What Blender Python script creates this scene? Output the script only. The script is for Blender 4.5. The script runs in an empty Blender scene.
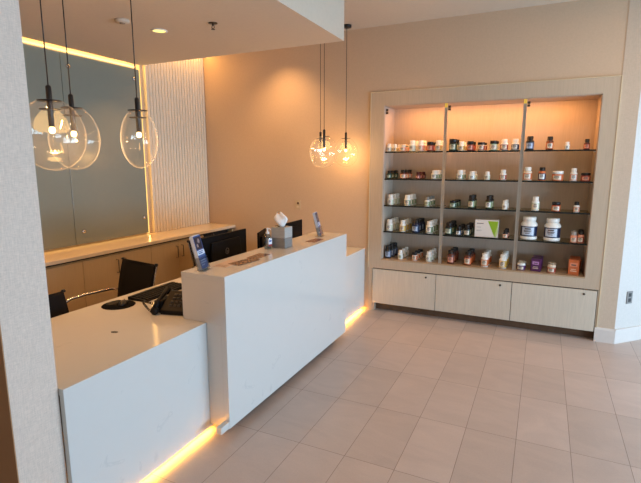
import bpy, bmesh, math, random
from mathutils import Vector, Matrix
random.seed(7)
S = bpy.context.scene
COL = S.collection
PI = math.pi

# ------------------------------------------------------------------ materials
MATS = {}
def lin(c):
    return tuple(((v / 255) / 12.92 if v / 255 <= .04045 else (((v / 255) + .055) / 1.055) ** 2.4) for v in c) + (1,)

def new_mat(name):
    m = bpy.data.materials.new(name); m.use_nodes = True
    nt = m.node_tree; nt.nodes.clear()
    out = nt.nodes.new('ShaderNodeOutputMaterial')
    return m, nt, out

def mat(name, rgb, rough=.5, metal=0., spec=.5, noise=0., nscale=20., bump=0., bscale=200., emit=None, estr=0., stretch=None, coat=0.):
    """principled material with a little procedural colour variation and grain"""
    if name in MATS: return MATS[name]
    m, nt, out = new_mat(name)
    b = nt.nodes.new('ShaderNodeBsdfPrincipled')
    nt.links.new(b.outputs[0], out.inputs[0])
    b.inputs['Roughness'].default_value = rough
    b.inputs['Metallic'].default_value = metal
    b.inputs['Specular IOR Level'].default_value = spec
    b.inputs['Coat Weight'].default_value = coat
    tc = nt.nodes.new('ShaderNodeTexCoord')
    mp = nt.nodes.new('ShaderNodeMapping')
    nt.links.new(tc.outputs['Object'], mp.inputs[0])
    if stretch: mp.inputs['Scale'].default_value = stretch
    n = nt.nodes.new('ShaderNodeTexNoise'); n.inputs['Scale'].default_value = nscale; n.inputs['Detail'].default_value = 4
    nt.links.new(mp.outputs[0], n.inputs[0])
    r = nt.nodes.new('ShaderNodeValToRGB')
    c = lin(rgb)
    k = noise if noise else .02
    r.color_ramp.elements[0].position = .3; r.color_ramp.elements[1].position = .7
    r.color_ramp.elements[0].color = tuple(max(0, v * (1 - k)) for v in c[:3]) + (1,)
    r.color_ramp.elements[1].color = tuple(min(1, v * (1 + k)) for v in c[:3]) + (1,)
    nt.links.new(n.outputs[0], r.inputs[0]); nt.links.new(r.outputs[0], b.inputs['Base Color'])
    if bump:
        n2 = nt.nodes.new('ShaderNodeTexNoise'); n2.inputs['Scale'].default_value = bscale
        nt.links.new(mp.outputs[0], n2.inputs[0])
        bp = nt.nodes.new('ShaderNodeBump'); bp.inputs['Strength'].default_value = bump; bp.inputs['Distance'].default_value = .002
        nt.links.new(n2.outputs[0], bp.inputs['Height']); nt.links.new(bp.outputs[0], b.inputs['Normal'])
    if emit:
        b.inputs['Emission Color'].default_value = lin(emit); b.inputs['Emission Strength'].default_value = estr
    MATS[name] = m
    return m

def glow(name, rgb, strength):
    m, nt, out = new_mat(name)
    e = nt.nodes.new('ShaderNodeEmission'); e.inputs[0].default_value = lin(rgb); e.inputs[1].default_value = strength
    nt.links.new(e.outputs[0], out.inputs[0]); MATS[name] = m
    return m

def clear_glass(name, tint=(255, 255, 255), edge=.9, base=.04, rough=.02, gloss=(255, 245, 230), haze=0):
    """thin clear glass: transparent body, reflections that grow towards the rim"""
    m, nt, out = new_mat(name)
    t = nt.nodes.new('ShaderNodeBsdfTransparent'); t.inputs[0].default_value = lin(tint)
    g = nt.nodes.new('ShaderNodeBsdfGlossy'); g.inputs['Roughness'].default_value = rough; g.inputs[0].default_value = lin(gloss)
    lw = nt.nodes.new('ShaderNodeLayerWeight'); lw.inputs[0].default_value = .5
    p = nt.nodes.new('ShaderNodeMath'); p.operation = 'POWER'; p.inputs[1].default_value = 4
    mu = nt.nodes.new('ShaderNodeMath'); mu.operation = 'MULTIPLY_ADD'; mu.inputs[1].default_value = edge; mu.inputs[2].default_value = base
    mu.use_clamp = True
    mx = nt.nodes.new('ShaderNodeMixShader')
    nt.links.new(lw.outputs['Facing'], p.inputs[0]); nt.links.new(p.outputs[0], mu.inputs[0]); nt.links.new(mu.outputs[0], mx.inputs[0])
    nt.links.new(t.outputs[0], mx.inputs[1]); nt.links.new(g.outputs[0], mx.inputs[2])
    if haze:
        tr = nt.nodes.new('ShaderNodeBsdfTranslucent'); df = nt.nodes.new('ShaderNodeBsdfDiffuse'); ms = nt.nodes.new('ShaderNodeMixShader')
        nt.links.new(tr.outputs[0], ms.inputs[1]); nt.links.new(df.outputs[0], ms.inputs[2])
        p2 = nt.nodes.new('ShaderNodeMath'); p2.operation = 'POWER'; p2.inputs[1].default_value = 7
        m2 = nt.nodes.new('ShaderNodeMath'); m2.operation = 'MULTIPLY_ADD'; m2.inputs[1].default_value = haze; m2.inputs[2].default_value = .012
        nt.links.new(lw.outputs['Facing'], p2.inputs[0]); nt.links.new(p2.outputs[0], m2.inputs[0])
        fm = nt.nodes.new('ShaderNodeMixShader')
        nt.links.new(m2.outputs[0], fm.inputs[0]); nt.links.new(mx.outputs[0], fm.inputs[1]); nt.links.new(ms.outputs[0], fm.inputs[2])
        nt.links.new(fm.outputs[0], out.inputs[0])
    else:
        nt.links.new(mx.outputs[0], out.inputs[0])
    MATS[name] = m
    return m

def floor_mat():
    m, nt, out = new_mat('floor_tiles')
    b = nt.nodes.new('ShaderNodeBsdfPrincipled'); nt.links.new(b.outputs[0], out.inputs[0])
    tc = nt.nodes.new('ShaderNodeTexCoord')
    mp = nt.nodes.new('ShaderNodeMapping'); mp.inputs['Location'].default_value = (.043 + .31 * 40, -3.009 + .63 * 40, 0)
    nt.links.new(tc.outputs['Object'], mp.inputs[0])
    br = nt.nodes.new('ShaderNodeTexBrick')
    br.offset = 0; br.squash = 1
    br.inputs['Scale'].default_value = 1; br.inputs['Brick Width'].default_value = .31; br.inputs['Row Height'].default_value = .63
    br.inputs['Mortar Size'].default_value = .0018; br.inputs['Mortar Smooth'].default_value = .3
    br.inputs['Color1'].default_value = lin((192, 174, 163)); br.inputs['Color2'].default_value = lin((180, 163, 152))
    br.inputs['Mortar'].default_value = lin((122, 104, 92)); br.inputs['Bias'].default_value = 0
    nt.links.new(mp.outputs[0], br.inputs[0])
    # soft stone veins running diagonally
    mp2 = nt.nodes.new('ShaderNodeMapping'); mp2.inputs['Rotation'].default_value = (0, 0, .95); mp2.inputs['Scale'].default_value = (1.2, 2.6, 1)
    nt.links.new(tc.outputs['Object'], mp2.inputs[0])
    # tile-wise offset so each tile has its own figure
    vo = nt.nodes.new('ShaderNodeVectorMath'); vo.operation = 'MULTIPLY'; vo.inputs[1].default_value = (9, 5, 3)
    va = nt.nodes.new('ShaderNodeVectorMath'); va.operation = 'ADD'
    nt.links.new(br.outputs[0], vo.inputs[0]); nt.links.new(vo.outputs[0], va.inputs[0]); nt.links.new(mp2.outputs[0], va.inputs[1])
    n = nt.nodes.new('ShaderNodeTexNoise'); n.inputs['Scale'].default_value = 1.6; n.inputs['Detail'].default_value = 8; n.inputs['Roughness'].default_value = .6
    n.inputs['Distortion'].default_value = 1.2
    nt.links.new(va.outputs[0], n.inputs[0])
    r = nt.nodes.new('ShaderNodeValToRGB'); r.color_ramp.elements[0].position = .35; r.color_ramp.elements[1].position = .65
    r.color_ramp.elements[0].color = (.93, .93, .935, 1); r.color_ramp.elements[1].color = (1.04, 1.035, 1.03, 1)
    nt.links.new(n.outputs[0], r.inputs[0])
    n3 = nt.nodes.new('ShaderNodeTexNoise'); n3.inputs['Scale'].default_value = 90; n3.inputs['Detail'].default_value = 5
    nt.links.new(tc.outputs['Object'], n3.inputs[0])
    r3 = nt.nodes.new('ShaderNodeValToRGB'); r3.color_ramp.elements[0].color = (.93, .93, .93, 1); r3.color_ramp.elements[1].color = (1.07, 1.07, 1.07, 1)
    nt.links.new(n3.outputs[0], r3.inputs[0])
    m1 = nt.nodes.new('ShaderNodeMixRGB'); m1.blend_type = 'MULTIPLY'; m1.inputs[0].default_value = 1
    m2 = nt.nodes.new('ShaderNodeMixRGB'); m2.blend_type = 'MULTIPLY'; m2.inputs[0].default_value = 1
    nt.links.new(br.outputs[0], m1.inputs[1]); nt.links.new(r.outputs[0], m1.inputs[2])
    nt.links.new(m1.outputs[0], m2.inputs[1]); nt.links.new(r3.outputs[0], m2.inputs[2])
    nt.links.new(m2.outputs[0], b.inputs['Base Color'])
    b.inputs['Roughness'].default_value = .42
    bp = nt.nodes.new('ShaderNodeBump'); bp.inputs['Strength'].default_value = .4; bp.inputs['Distance'].default_value = .002; bp.invert = True
    nt.links.new(br.outputs['Fac'], bp.inputs['Height']); nt.links.new(bp.outputs[0], b.inputs['Normal'])
    MATS['floor_tiles'] = m
    return m

def fabric_wall(name, rgb, amount=.07):
    """woven vinyl wall covering: fine crossed grain"""
    m, nt, out = new_mat(name)
    b = nt.nodes.new('ShaderNodeBsdfPrincipled'); nt.links.new(b.outputs[0], out.inputs[0]); b.inputs['Roughness'].default_value = .75
    tc = nt.nodes.new('ShaderNodeTexCoord')
    fs = []
    for sc in ((400, 400, 30), (40, 40, 420)):
        mp = nt.nodes.new('ShaderNodeMapping'); mp.inputs['Scale'].default_value = sc
        nt.links.new(tc.outputs['Object'], mp.inputs[0])
        n = nt.nodes.new('ShaderNodeTexNoise'); n.inputs['Scale'].default_value = 1; n.inputs['Detail'].default_value = 2
        nt.links.new(mp.outputs[0], n.inputs[0]); fs.append(n)
    ad = nt.nodes.new('ShaderNodeMath'); ad.operation = 'ADD'
    nt.links.new(fs[0].outputs[0], ad.inputs[0]); nt.links.new(fs[1].outputs[0], ad.inputs[1])
    mr = nt.nodes.new('ShaderNodeMapRange'); mr.inputs[1].default_value = .6; mr.inputs[2].default_value = 1.4
    nt.links.new(ad.outputs[0], mr.inputs[0])
    r = nt.nodes.new('ShaderNodeValToRGB'); c = lin(rgb)
    r.color_ramp.elements[0].color = tuple(v * (1 - amount * 2) for v in c[:3]) + (1,)
    r.color_ramp.elements[1].color = tuple(min(1, v * (1 + amount * 2)) for v in c[:3]) + (1,)
    nt.links.new(mr.outputs[0], r.inputs[0]); nt.links.new(r.outputs[0], b.inputs['Base Color'])
    bp = nt.nodes.new('ShaderNodeBump'); bp.inputs['Strength'].default_value = .25; bp.inputs['Distance'].default_value = .001
    nt.links.new(mr.outputs[0], bp.inputs['Height']); nt.links.new(bp.outputs[0], b.inputs['Normal'])
    MATS[name] = m
    return m

def quartz_mat():
    m, nt, out = new_mat('white_quartz')
    b = nt.nodes.new('ShaderNodeBsdfPrincipled'); nt.links.new(b.outputs[0], out.inputs[0])
    b.inputs['Roughness'].default_value = .11
    tc = nt.nodes.new('ShaderNodeTexCoord')
    n = nt.nodes.new('ShaderNodeTexNoise'); n.inputs['Scale'].default_value = 5; n.inputs['Detail'].default_value = 8; n.inputs['Distortion'].default_value = 1.5
    nt.links.new(tc.outputs['Object'], n.inputs[0])
    r = nt.nodes.new('ShaderNodeValToRGB')
    e = r.color_ramp.elements
    e[0].position = .0; e[0].color = lin((206, 203, 196)); e[1].position = 1; e[1].color = lin((208, 205, 198))
    x = r.color_ramp.elements.new(.66); x.color = lin((208, 205, 198))
    x = r.color_ramp.elements.new(.70); x.color = lin((198, 196, 190))
    x = r.color_ramp.elements.new(.72); x.color = lin((208, 205, 198))
    nt.links.new(n.outputs[0], r.inputs[0]); nt.links.new(r.outputs[0], b.inputs['Base Color'])
    MATS['white_quartz'] = m
    return m

# ------------------------------------------------------------------ mesh builder
class MB:
    def __init__(s): s.v = []; s.f = []; s.mi = []; s.sm = []
    def face(s, pts, mi=0, sm=False):
        k = len(s.v); s.v += [tuple(p) for p in pts]; s.f.append(tuple(range(k, k + len(pts)))); s.mi.append(mi); s.sm.append(sm)
    def box(s, x0, x1, y0, y1, z0, z1, mi=0, M=None):
        k = len(s.v)
        P = [Vector((x, y, z)) for z in (z0, z1) for y in (y0, y1) for x in (x0, x1)]
        if M: P = [M @ p for p in P]
        s.v += [tuple(p) for p in P]
        for q in ((0, 2, 3, 1), (4, 5, 7, 6), (0, 1, 5, 4), (2, 6, 7, 3), (0, 4, 6, 2), (1, 3, 7, 5)):
            s.f.append(tuple(k + i for i in q)); s.mi.append(mi); s.sm.append(False)
        return s
    def lathe(s, prof, n=24, c=(0, 0, 0), mi=0, M=None, sx=1, sy=1, close=True, smooth=True):
        """prof: list of (r, z)"""
        k = len(s.v)
        for r, z in prof:
            for i in range(n):
                a = 2 * PI * i / n
                p = Vector((c[0] + r * sx * math.cos(a), c[1] + r * sy * math.sin(a), c[2] + z))
                if M: p = M @ p
                s.v.append(tuple(p))
        for j in range(len(prof) - 1):
            for i in range(n):
                i2 = (i + 1) % n
                s.f.append((k + j * n + i, k + j * n + i2, k + (j + 1) * n + i2, k + (j + 1) * n + i)); s.mi.append(mi); s.sm.append(smooth)
        if close:
            if prof[0][0] > 1e-6: s.f.append(tuple(k + i for i in reversed(range(n)))); s.mi.append(mi); s.sm.append(False)
            if prof[-1][0] > 1e-6: s.f.append(tuple(k + (len(prof) - 1) * n + i for i in range(n))); s.mi.append(mi); s.sm.append(False)
        return s
    def tube(s, pts, r, n=10, mi=0, cap=True, rs=None):
        pts = [Vector(p) for p in pts]; k = len(s.v); ref = Vector((0, 0, 1))
        T = []
        for i in range(len(pts)):
            a = pts[max(0, i - 1)]; b = pts[min(len(pts) - 1, i + 1)]; T.append((b - a).normalized())
        u = T[0].cross(ref)
        if u.length < .1: u = T[0].cross(Vector((1, 0, 0)))
        u.normalize()
        for i, p in enumerate(pts):
            u = (u - T[i] * u.dot(T[i])).normalized(); w = T[i].cross(u)
            rr = rs[i] if rs else r
            for j in range(n):
                a = 2 * PI * j / n; s.v.append(tuple(p + (u * math.cos(a) + w * math.sin(a)) * rr))
        for i in range(len(pts) - 1):
            for j in range(n):
                j2 = (j + 1) % n
                s.f.append((k + i * n + j, k + i * n + j2, k + (i + 1) * n + j2, k + (i + 1) * n + j)); s.mi.append(mi); s.sm.append(True)
        if cap:
            s.f.append(tuple(k + j for j in reversed(range(n)))); s.mi.append(mi); s.sm.append(False)
            s.f.append(tuple(k + (len(pts) - 1) * n + j for j in range(n))); s.mi.append(mi); s.sm.append(False)
        return s
    def prism(s, poly, axis, a, b, mi=0):
        """extrude 2-D polygon along axis between a and b"""
        def P(p, t): return {'x': (t, p[0], p[1]), 'y': (p[0], t, p[1]), 'z': (p[0], p[1], t)}[axis]
        k = len(s.v); n = len(poly)
        s.v += [P(p, a) for p in poly] + [P(p, b) for p in poly]
        s.f.append(tuple(k + i for i in range(n))); s.f.append(tuple(k + n + i for i in reversed(range(n)))); s.mi += [mi, mi]; s.sm += [False, False]
        for i in range(n):
            j = (i + 1) % n; s.f.append((k + i, k + j, k + n + j, k + n + i)); s.mi.append(mi); s.sm.append(False)
        return s
    def build(s, name, mats, parent=None, bevel=0, loc=None, rot=None, seg=2, weld=False):
        me = bpy.data.meshes.new(name); me.from_pydata(s.v, [], s.f)
        for m in (mats if isinstance(mats, (list, tuple)) else [mats]): me.materials.append(m)
        for p, mi, sm in zip(me.polygons, s.mi, s.sm): p.material_index = mi; p.use_smooth = sm
        bm = bmesh.new(); bm.from_mesh(me)
        if weld: bmesh.ops.remove_doubles(bm, verts=bm.verts, dist=1e-5)
        bmesh.ops.recalc_face_normals(bm, faces=bm.faces); bm.to_mesh(me); bm.free()
        o = bpy.data.objects.new(name, me); COL.objects.link(o)
        if parent: o.parent = parent
        if loc: o.location = loc
        if rot: o.rotation_euler = rot
        if bevel:
            b = o.modifiers.new('bevel', 'BEVEL'); b.width = bevel; b.segments = seg; b.limit_method = 'ANGLE'; b.angle_limit = math.radians(40)
        return o

def box(name, m, x0, x1, y0, y1, z0, z1, parent=None, bevel=0):
    return MB().box(x0, x1, y0, y1, z0, z1).build(name, m, parent, bevel)
def thing(name, label, cat, loc=(0, 0, 0), rz=0, group=None):
    o = bpy.data.objects.new(name, None); o.empty_display_size = .05; COL.objects.link(o)
    o.location = loc; o.rotation_euler = (0, 0, rz); tag(o, label, cat, group); return o
def tag(o, label, cat, group=None):
    o['label'] = label; o['category'] = cat
    if group: o['group'] = group
    return o
def struct(o): o['kind'] = 'structure'; return o
def copy_tree(o, parent=None):
    c = o.copy(); COL.objects.link(c); c.parent = parent
    for ch in o.children: copy_tree(ch, c)
    return c
def lamp(kind, name, loc, energy, rgb, rot=(0, 0, 0), **kw):
    l = bpy.data.lights.new(name, kind); l.energy = energy; l.color = lin(rgb)[:3]
    for k, v in kw.items(): setattr(l, k, v)
    o = bpy.data.objects.new(name, l); COL.objects.link(o); o.location = loc; o.rotation_euler = rot
    return o
def text_mesh(name, body, size, m, parent, loc, rot):
    c = bpy.data.curves.new(name, 'FONT'); c.body = body; c.size = size; c.align_x = 'CENTER'; c.align_y = 'CENTER'; c.extrude = .0003
    c.materials.append(m)
    o = bpy.data.objects.new(name, c); COL.objects.link(o); o.parent = parent; o.location = loc; o.rotation_euler = rot
    return o

# ------------------------------------------------------------------ palette
M_floor = floor_mat()
M_quartz = quartz_mat()
M_backwall = mat('tan_wall_paint', (204, 176, 146), .7, noise=.03, nscale=60, bump=.1)
M_ceil = mat('ceiling_paint', (205, 188, 166), .85, noise=.02, nscale=40)
M_soffit = mat('soffit_paint', (205, 188, 166), .8, noise=.02, nscale=40)
M_vinyl = fabric_wall('woven_vinyl_wall', (214, 194, 176), .08)
M_backvinyl = fabric_wall('woven_vinyl_tan', (200, 178, 154), .05)
M_vinyl2 = fabric_wall('woven_vinyl_wall_pale', (202, 194, 184), .05)
M_base = mat('baseboard_paint', (214, 204, 194), .4)
M_lam = mat('cream_laminate', (190, 170, 145), .45, noise=.05, nscale=8, stretch=(14, 14, .8))
M_lamd = mat('cream_laminate_door', (206, 194, 174), .45, noise=.06, nscale=8, stretch=(14, 14, .8))
M_niche = mat('niche_back_laminate', (186, 166, 146), .6, noise=.05, nscale=8, stretch=(12, 12, .8))
M_kick = mat('brown_toe_kick', (104, 74, 50), .6, noise=.1)
M_gap = mat('dark_shadow_gap', (38, 30, 24), .8)
M_sill = mat('wood_sill', (178, 150, 118), .22, noise=.1, nscale=10, stretch=(.8, 14, 14))
M_alu = mat('brushed_aluminium', (200, 190, 175), .3, metal=.8)
M_chrome = mat('polished_chrome', (215, 210, 205), .12, metal=1)
M_nickel = mat('dark_nickel', (90, 82, 72), .3, metal=.9)
M_black = mat('black_metal', (16, 14, 14), .35)
M_blackp = mat('black_plastic', (9, 9, 10), .5, spec=.25)
M_mon = mat('monitor_black', (7, 7, 8), .55, spec=.12)
M_screen = mat('black_screen', (8, 8, 10), .15)
M_mesh = mat('black_mesh_fabric', (24, 21, 20), .85, spec=.2)
M_glasspanel = mat('grey_green_backpainted_glass', (130, 137, 126), .14, noise=.01)
M_slat = mat('white_slat_panel', (224, 210, 186), .5)
M_cred = mat('tan_laminate_door', (188, 162, 122), .4, noise=.03, nscale=8, stretch=(8, 8, .6))
M_credtop = mat('cream_quartz_top', (222, 204, 176), .2, noise=.03)
M_shelf = clear_glass('tinted_shelf_glass', (216, 218, 206), .4, .10)
M_shelfedge = mat('dark_glass_edge', (26, 30, 26), .12)
M_clear = clear_glass('clear_blown_glass', (255, 255, 255), .35, .045, .04, haze=.55)
M_acryl = clear_glass('clear_acrylic', (235, 238, 240), .8, .10)
M_win = clear_glass('window_glass', (245, 250, 255), .6, .04)
M_gold = mat('thin_gold_edge', (196, 160, 100), .4, metal=.4)
M_yellowfit = mat('glowing_brass_fitting', (222, 186, 80), .3, metal=.6, emit=(255, 205, 90), estr=.35)  # brass with a faint glow put into the material; the fitting is no lamp
M_plate = mat('beige_wall_plate', (205, 182, 146), .4)
M_gplate = mat('grey_outlet_plate', (128, 124, 118), .4)
M_whitep = mat('white_plastic', (232, 230, 226), .4)
M_led = glow('warm_led_strip', (255, 200, 100), 6)
M_cove = glow('cove_led_strip', (255, 216, 120), 3)
M_edgeled = glow('edge_led_strip', (255, 200, 110), 1.5)
M_disc = glow('downlight_lens', (255, 228, 130), 1.6)
M_bulb = glow('bulb_filament', (255, 214, 140), 9)

# ------------------------------------------------------------------ setting
YW, ZC = 5.17, 3.23
XL = -4.22
NX0, NX1, NZ0, NZ1 = -1.668, .436, .64, 2.385
struct(box('floor', M_floor, -4.4, 4.9, -3.2, 8.2, -.1, 0))
struct(box('ceiling', M_ceil, -4.4, 4.9, -3.2, 8.2, ZC, ZC + .1))
w = MB()
w.box(XL, -1.75, YW, 5.7, 0, ZC); w.box(-1.75, NX0, YW, 5.7, .1, ZC)
w.box(.574, .728, YW, 5.7, 0, ZC); w.box(NX1, .574, YW, 5.7, .1, ZC)
w.box(NX0, NX1, YW, 5.7, NZ1, ZC)
w.box(NX0, NX1, 5.55, 5.7, 0, NZ1)
w.face([(.728, 5.17, 0), (.728, 5.7, 0), (1.258, 5.7, 0)])
struct(w.build('wall_back', M_backwall))
# right-hand slice of the back wall is finished in woven vinyl, and turns 45 degrees away
struct(box('wall_back_vinyl', M_backvinyl, .574, .729, YW - .004, YW + .001, 0, ZC))
a = MB(); a.prism([(.729, YW - .004), (3.5, 7.937), (3.4, 8.05), (.6, 5.3)], 'z', 0, ZC)
struct(a.build('wall_angled', M_vinyl2))
struct(box('wall_left', M_backwall, XL - .15, XL, 1.0, 5.7, 0, ZC))
struct(box('wall_left_far', M_backwall, XL - .15, XL, -3.2, 1.0, 0, ZC))
struct(box('wall_pier', M_vinyl, XL, -1.906, 1.047, 1.253, 0, ZC))
struct(box('wall_pier_side', mat('pier_side_shade', (176, 130, 88), .7), XL, -1.9065, 1.043, 1.047, 0, ZC))  # same pier in warm shade, with the shade put into this tan colour
struct(box('wall_front', M_vinyl2, -4.4, 4.9, -3.2, -3.05, 0, ZC))
struct(box('wall_far', M_vinyl2, 3.0, 4.9, 8.0, 8.2, 0, ZC))
# right wall with three tall windows
w = MB(); XR = 4.6
ys = [(-2.6, -.3), (.1, 2.5), (2.9, 5.3)]
w.box(XR, XR + .2, -3.1, 8.1, 0, .35); w.box(XR, XR + .2, -3.1, 8.1, 2.85, ZC)
w.box(XR, XR + .2, -3.1, -2.6, .35, 2.85); w.box(XR, XR + .2, -.3, .1, .35, 2.85)
w.box(XR, XR + .2, 2.5, 2.9, .35, 2.85); w.box(XR, XR + .2, 5.3, 8.1, .35, 2.85)
struct(w.build('wall_right', M_vinyl2))
for i, (y0, y1) in enumerate(ys):
    f = MB()
    for (a0, a1, b0, b1) in ((y0, y1, .35, .41), (y0, y1, 2.79, 2.85), (y0, y0 + .06, .41, 2.79), (y1 - .06, y1, .41, 2.79), ((y0 + y1) / 2 - .03, (y0 + y1) / 2 + .03, .41, 2.79)):
        f.box(XR + .04, XR + .12, a0, a1, b0, b1)
    wf = struct(f.build('window_%d' % (i + 1), M_nickel))
    box('pane', M_win, XR + .075, XR + .085, y0 + .05, y1 - .05, .40, 2.80, wf)
# baseboards
b = MB(); b.prism([(YW - .02, 0), (YW - .004, 0), (YW - .004, .145), (YW - .012, .145), (YW - .02, .125)], 'x', .56, .737)
struct(b.build('baseboard_back', M_base))
b = MB(); d = .016 * math.sqrt(2)
b.prism([(.737, YW - .02), (3.5, 7.937 - d), (3.5, 7.93), (.729, YW - .004)], 'z', 0, .145)
struct(b.build('baseboard_angled', M_base))
struct(box('baseboard_right', M_base, XR - .02, XR, -3.0, 8.0, 0, .14))
# dropped ceiling over the reception, with a cove gap along the left wall
SX0, SX1, SY0, SY1, SZ = -4.13, -1.69, 1.255, 4.03, 2.82
struct(box('ceiling_soffit', M_soffit, SX0, SX1, SY0, SY1, SZ, ZC))
struct(box('trim_1', M_cove, XL, XL + .012, SY0, 4.02, 2.80, 2.815))
struct(box('trim_2', M_cove, XL, XL + .012, SY0, 4.02, 2.86, 2.875))

# ------------------------------------------------------------------ left wall: glass panels, slat panel
def glass_panel(y0, y1, label, offs):
    t = thing('glass_board', label, 'wall panel', (XL + .049, (y0 + y1) / 2, .945), 0)
    h = (y1 - y0) / 2
    MB().box(-.006, .006, -h + .0006, h - .0006, 0, 1.83).build('panel', M_glasspanel, t, .002)
    for (y, z) in offs:
        s = MB(); y -= (y0 + y1) / 2; z -= .945
        Mx = Matrix.Translation((0, y, z)) @ Matrix.Rotation(PI / 2, 4, 'Y')
        s.lathe([(.011, -.045), (.011, .008), (.02, .008), (.02, .018), (.017, .022), (0, .022)], 18, M=Mx)
        s.build('standoff_bolt', M_chrome, t)
    return t
glass_panel(3.08, 4.03, 'grey green glass wall panel nearest the white ribbed panel', [(3.15, 2.66), (3.95, 2.67), (3.17, 1.07), (3.97, 1.13)])
glass_panel(1.60, 3.076, 'grey green glass wall panel cut off by the pale pier', [(1.7, 2.66), (1.7, 1.08)])
struct(box('trim_3', M_edgeled, XL, XL + .01, 4.05, 4.085, .93, 2.95))
struct(box('trim_4', M_edgeled, XL, XL + .01, 1.7, 4.02, .945, .96))

s = MB(); y0, y1, n = 4.135, YW - .002, 21
poly = []
pitch = (y1 - y0) / n
for i in range(n):
    ya = y0 + i * pitch
    poly += [(XL + .046, ya), (XL + .046, ya + pitch * .70), (XL + .036, ya + pitch * .76), (XL + .036, ya + pitch * .94)]
poly += [(XL, y1), (XL, y0)]
s.prism(poly, 'z', .925, ZC - .002)
tag(s.build('slat_panel', M_slat), 'white vertically ribbed wall panel above the credenza', 'wall panel')

# ------------------------------------------------------------------ credenza along the left wall
t = thing('credenza', 'long tan credenza with cream top under the glass wall panels', 'cabinet', (XL + .004, 1.255, 0))
CF = .46  # depth
L = YW - 1.255
MB().box(0, CF + .012, 0, L - .002, .889, .924).build('worktop', M_credtop, t, .003)
c = MB(); c.box(0, CF - .03, 0, 3.29, .10, .868); c.box(0, CF - .03, L - .03, L - .002, .10, .868); c.box(0, .02, 3.29, L - .03, .10, .868)
c.box(0, CF - .03, 3.29, L - .03, .10, .12)
c.build('carcass', M_cred, t)
MB().box(.0, CF - .06, 0, L - .002, 0, .10).build('toe_kick', M_kick, t)
MB().box(0, CF - .035, 0, L - .03, .868, .889).build('shadow_gap', M_gap, t)
edges = [.0, .26, .69, 1.13, 1.565, 1.975, 2.41, 2.83, 3.27]
hands = {1: 0, 2: 1, 3: 1, 4: -1, 5: -1, 6: 1, 7: -1}
hy = {2: 'l', 3: 'r', 4: 'l', 5: 'r', 6: 'r', 7: 'l'}
edges = [1.255, 1.52, 1.95, 2.40, 2.83, 3.25, 3.66, 4.085, 4.53]
side = [None, 'r', 'l', 'l', 'r', 'l', 'r', 'l']
for i in range(8):
    a0, a1 = edges[i] - 1.255, edges[i + 1] - 1.255
    dr = MB().box(CF - .028, CF - .01, a0 + .002, a1 - .002, .105, .862).build('door', M_cred, t, .001)
    if side[i]:
        yy = a0 + .045 if side[i] == 'l' else a1 - .045
        MB().tube([(CF - .01, yy, .68), (CF + .018, yy, .68), (CF + .018, yy, .81), (CF - .01, yy, .81)], .005, 8).build('handle', M_nickel, dr)
# open bay with a drawer below a dark slot
MB().box(CF - .12, CF - .1, 3.28, L - .03, .12, .868).build('bay_shade_sheet', M_gap, t)  # dark sheet set partway in, standing for the shade inside the bay
MB().box(CF - .028, CF - .01, 3.285, L - .032, .105, .80).build('drawer_front', mat('brown_laminate', (128, 96, 66), .4), t, .001)

# ------------------------------------------------------------------ built-in display cabinet on the back wall
FY = YW - .015
cab = thing('display_cabinet', 'built-in cream display niche with three base doors in the back wall', 'cabinet', (0, YW, 0))
OX0, OX1, OZ1 = -1.822, .573, 2.53
fr = MB()
def quad_trim(pts): fr.prism(pts, 'y', -.015, .0)
quad_trim([(OX0, OZ1), (NX0, NZ1), (NX1, NZ1), (OX1, OZ1)])
quad_trim([(OX0, .523), (NX0, .523), (NX0, NZ1), (OX0, OZ1)])
quad_trim([(NX1, .523), (OX1, .523), (OX1, OZ1), (NX1, NZ1)])
fr.box(NX0, NX1, -.015, 0, .523, .626)
fr.box(OX0, -1.77, -.013, .0, 0, .523); fr.box(.557, OX1, -.013, 0, 0.098, .523)
fr.build('frame', M_lam, cab)
e = MB(); k = .006
e.box(OX0 - k, OX0, -.02, 0, .523, OZ1 + k); e.box(OX1, OX1 + k, -.02, 0, .146, OZ1 + k); e.box(OX0, OX1, -.02, 0, OZ1, OZ1 + k)
e.build('edge_bead', mat('pale_bead', (214, 196, 160), .4), cab)
lin_ = MB()
lin_.box(NX0, NX1, .36, .378, NZ0, NZ1); lin_.box(NX0, NX0 + .006, 0, .36, NZ0, NZ1); lin_.box(NX1 - .006, NX1, 0, .36, NZ0, NZ1)
lin_.box(NX0, NX1, 0, .36, NZ1 - .006, NZ1)
lin_.build('niche_lining', M_niche, cab)
MB().box(NX0, NX1, -.016, .36, .626, NZ0).build('sill', M_sill, cab, .002)
bd = MB(); bd.box(-1.77, .557, .0, .36, .1, .59); bd.build('carcass', M_gap, cab)
MB().box(-1.75, .573, .07, .36, 0, .0995).build('toe_kick', M_kick, cab)
for (a0, a1, lx) in ((-1.765, -1.021, -1.13), (-1.015, -.228, -.34), (-.222, .55, .44)):
    dr = MB().box(a0, a1, -.022, -.002, .098, .512).build('door', M_lamd, cab, .0015)
    lk = MB().lathe([(.011, 0), (.011, .006), (.009, .008), (0, .008)], 16, M=Matrix.Translation((lx, -.022, .472)) @ Matrix.Rotation(PI / 2, 4, 'X'))
    lk.build('lock', M_nickel, dr)
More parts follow.
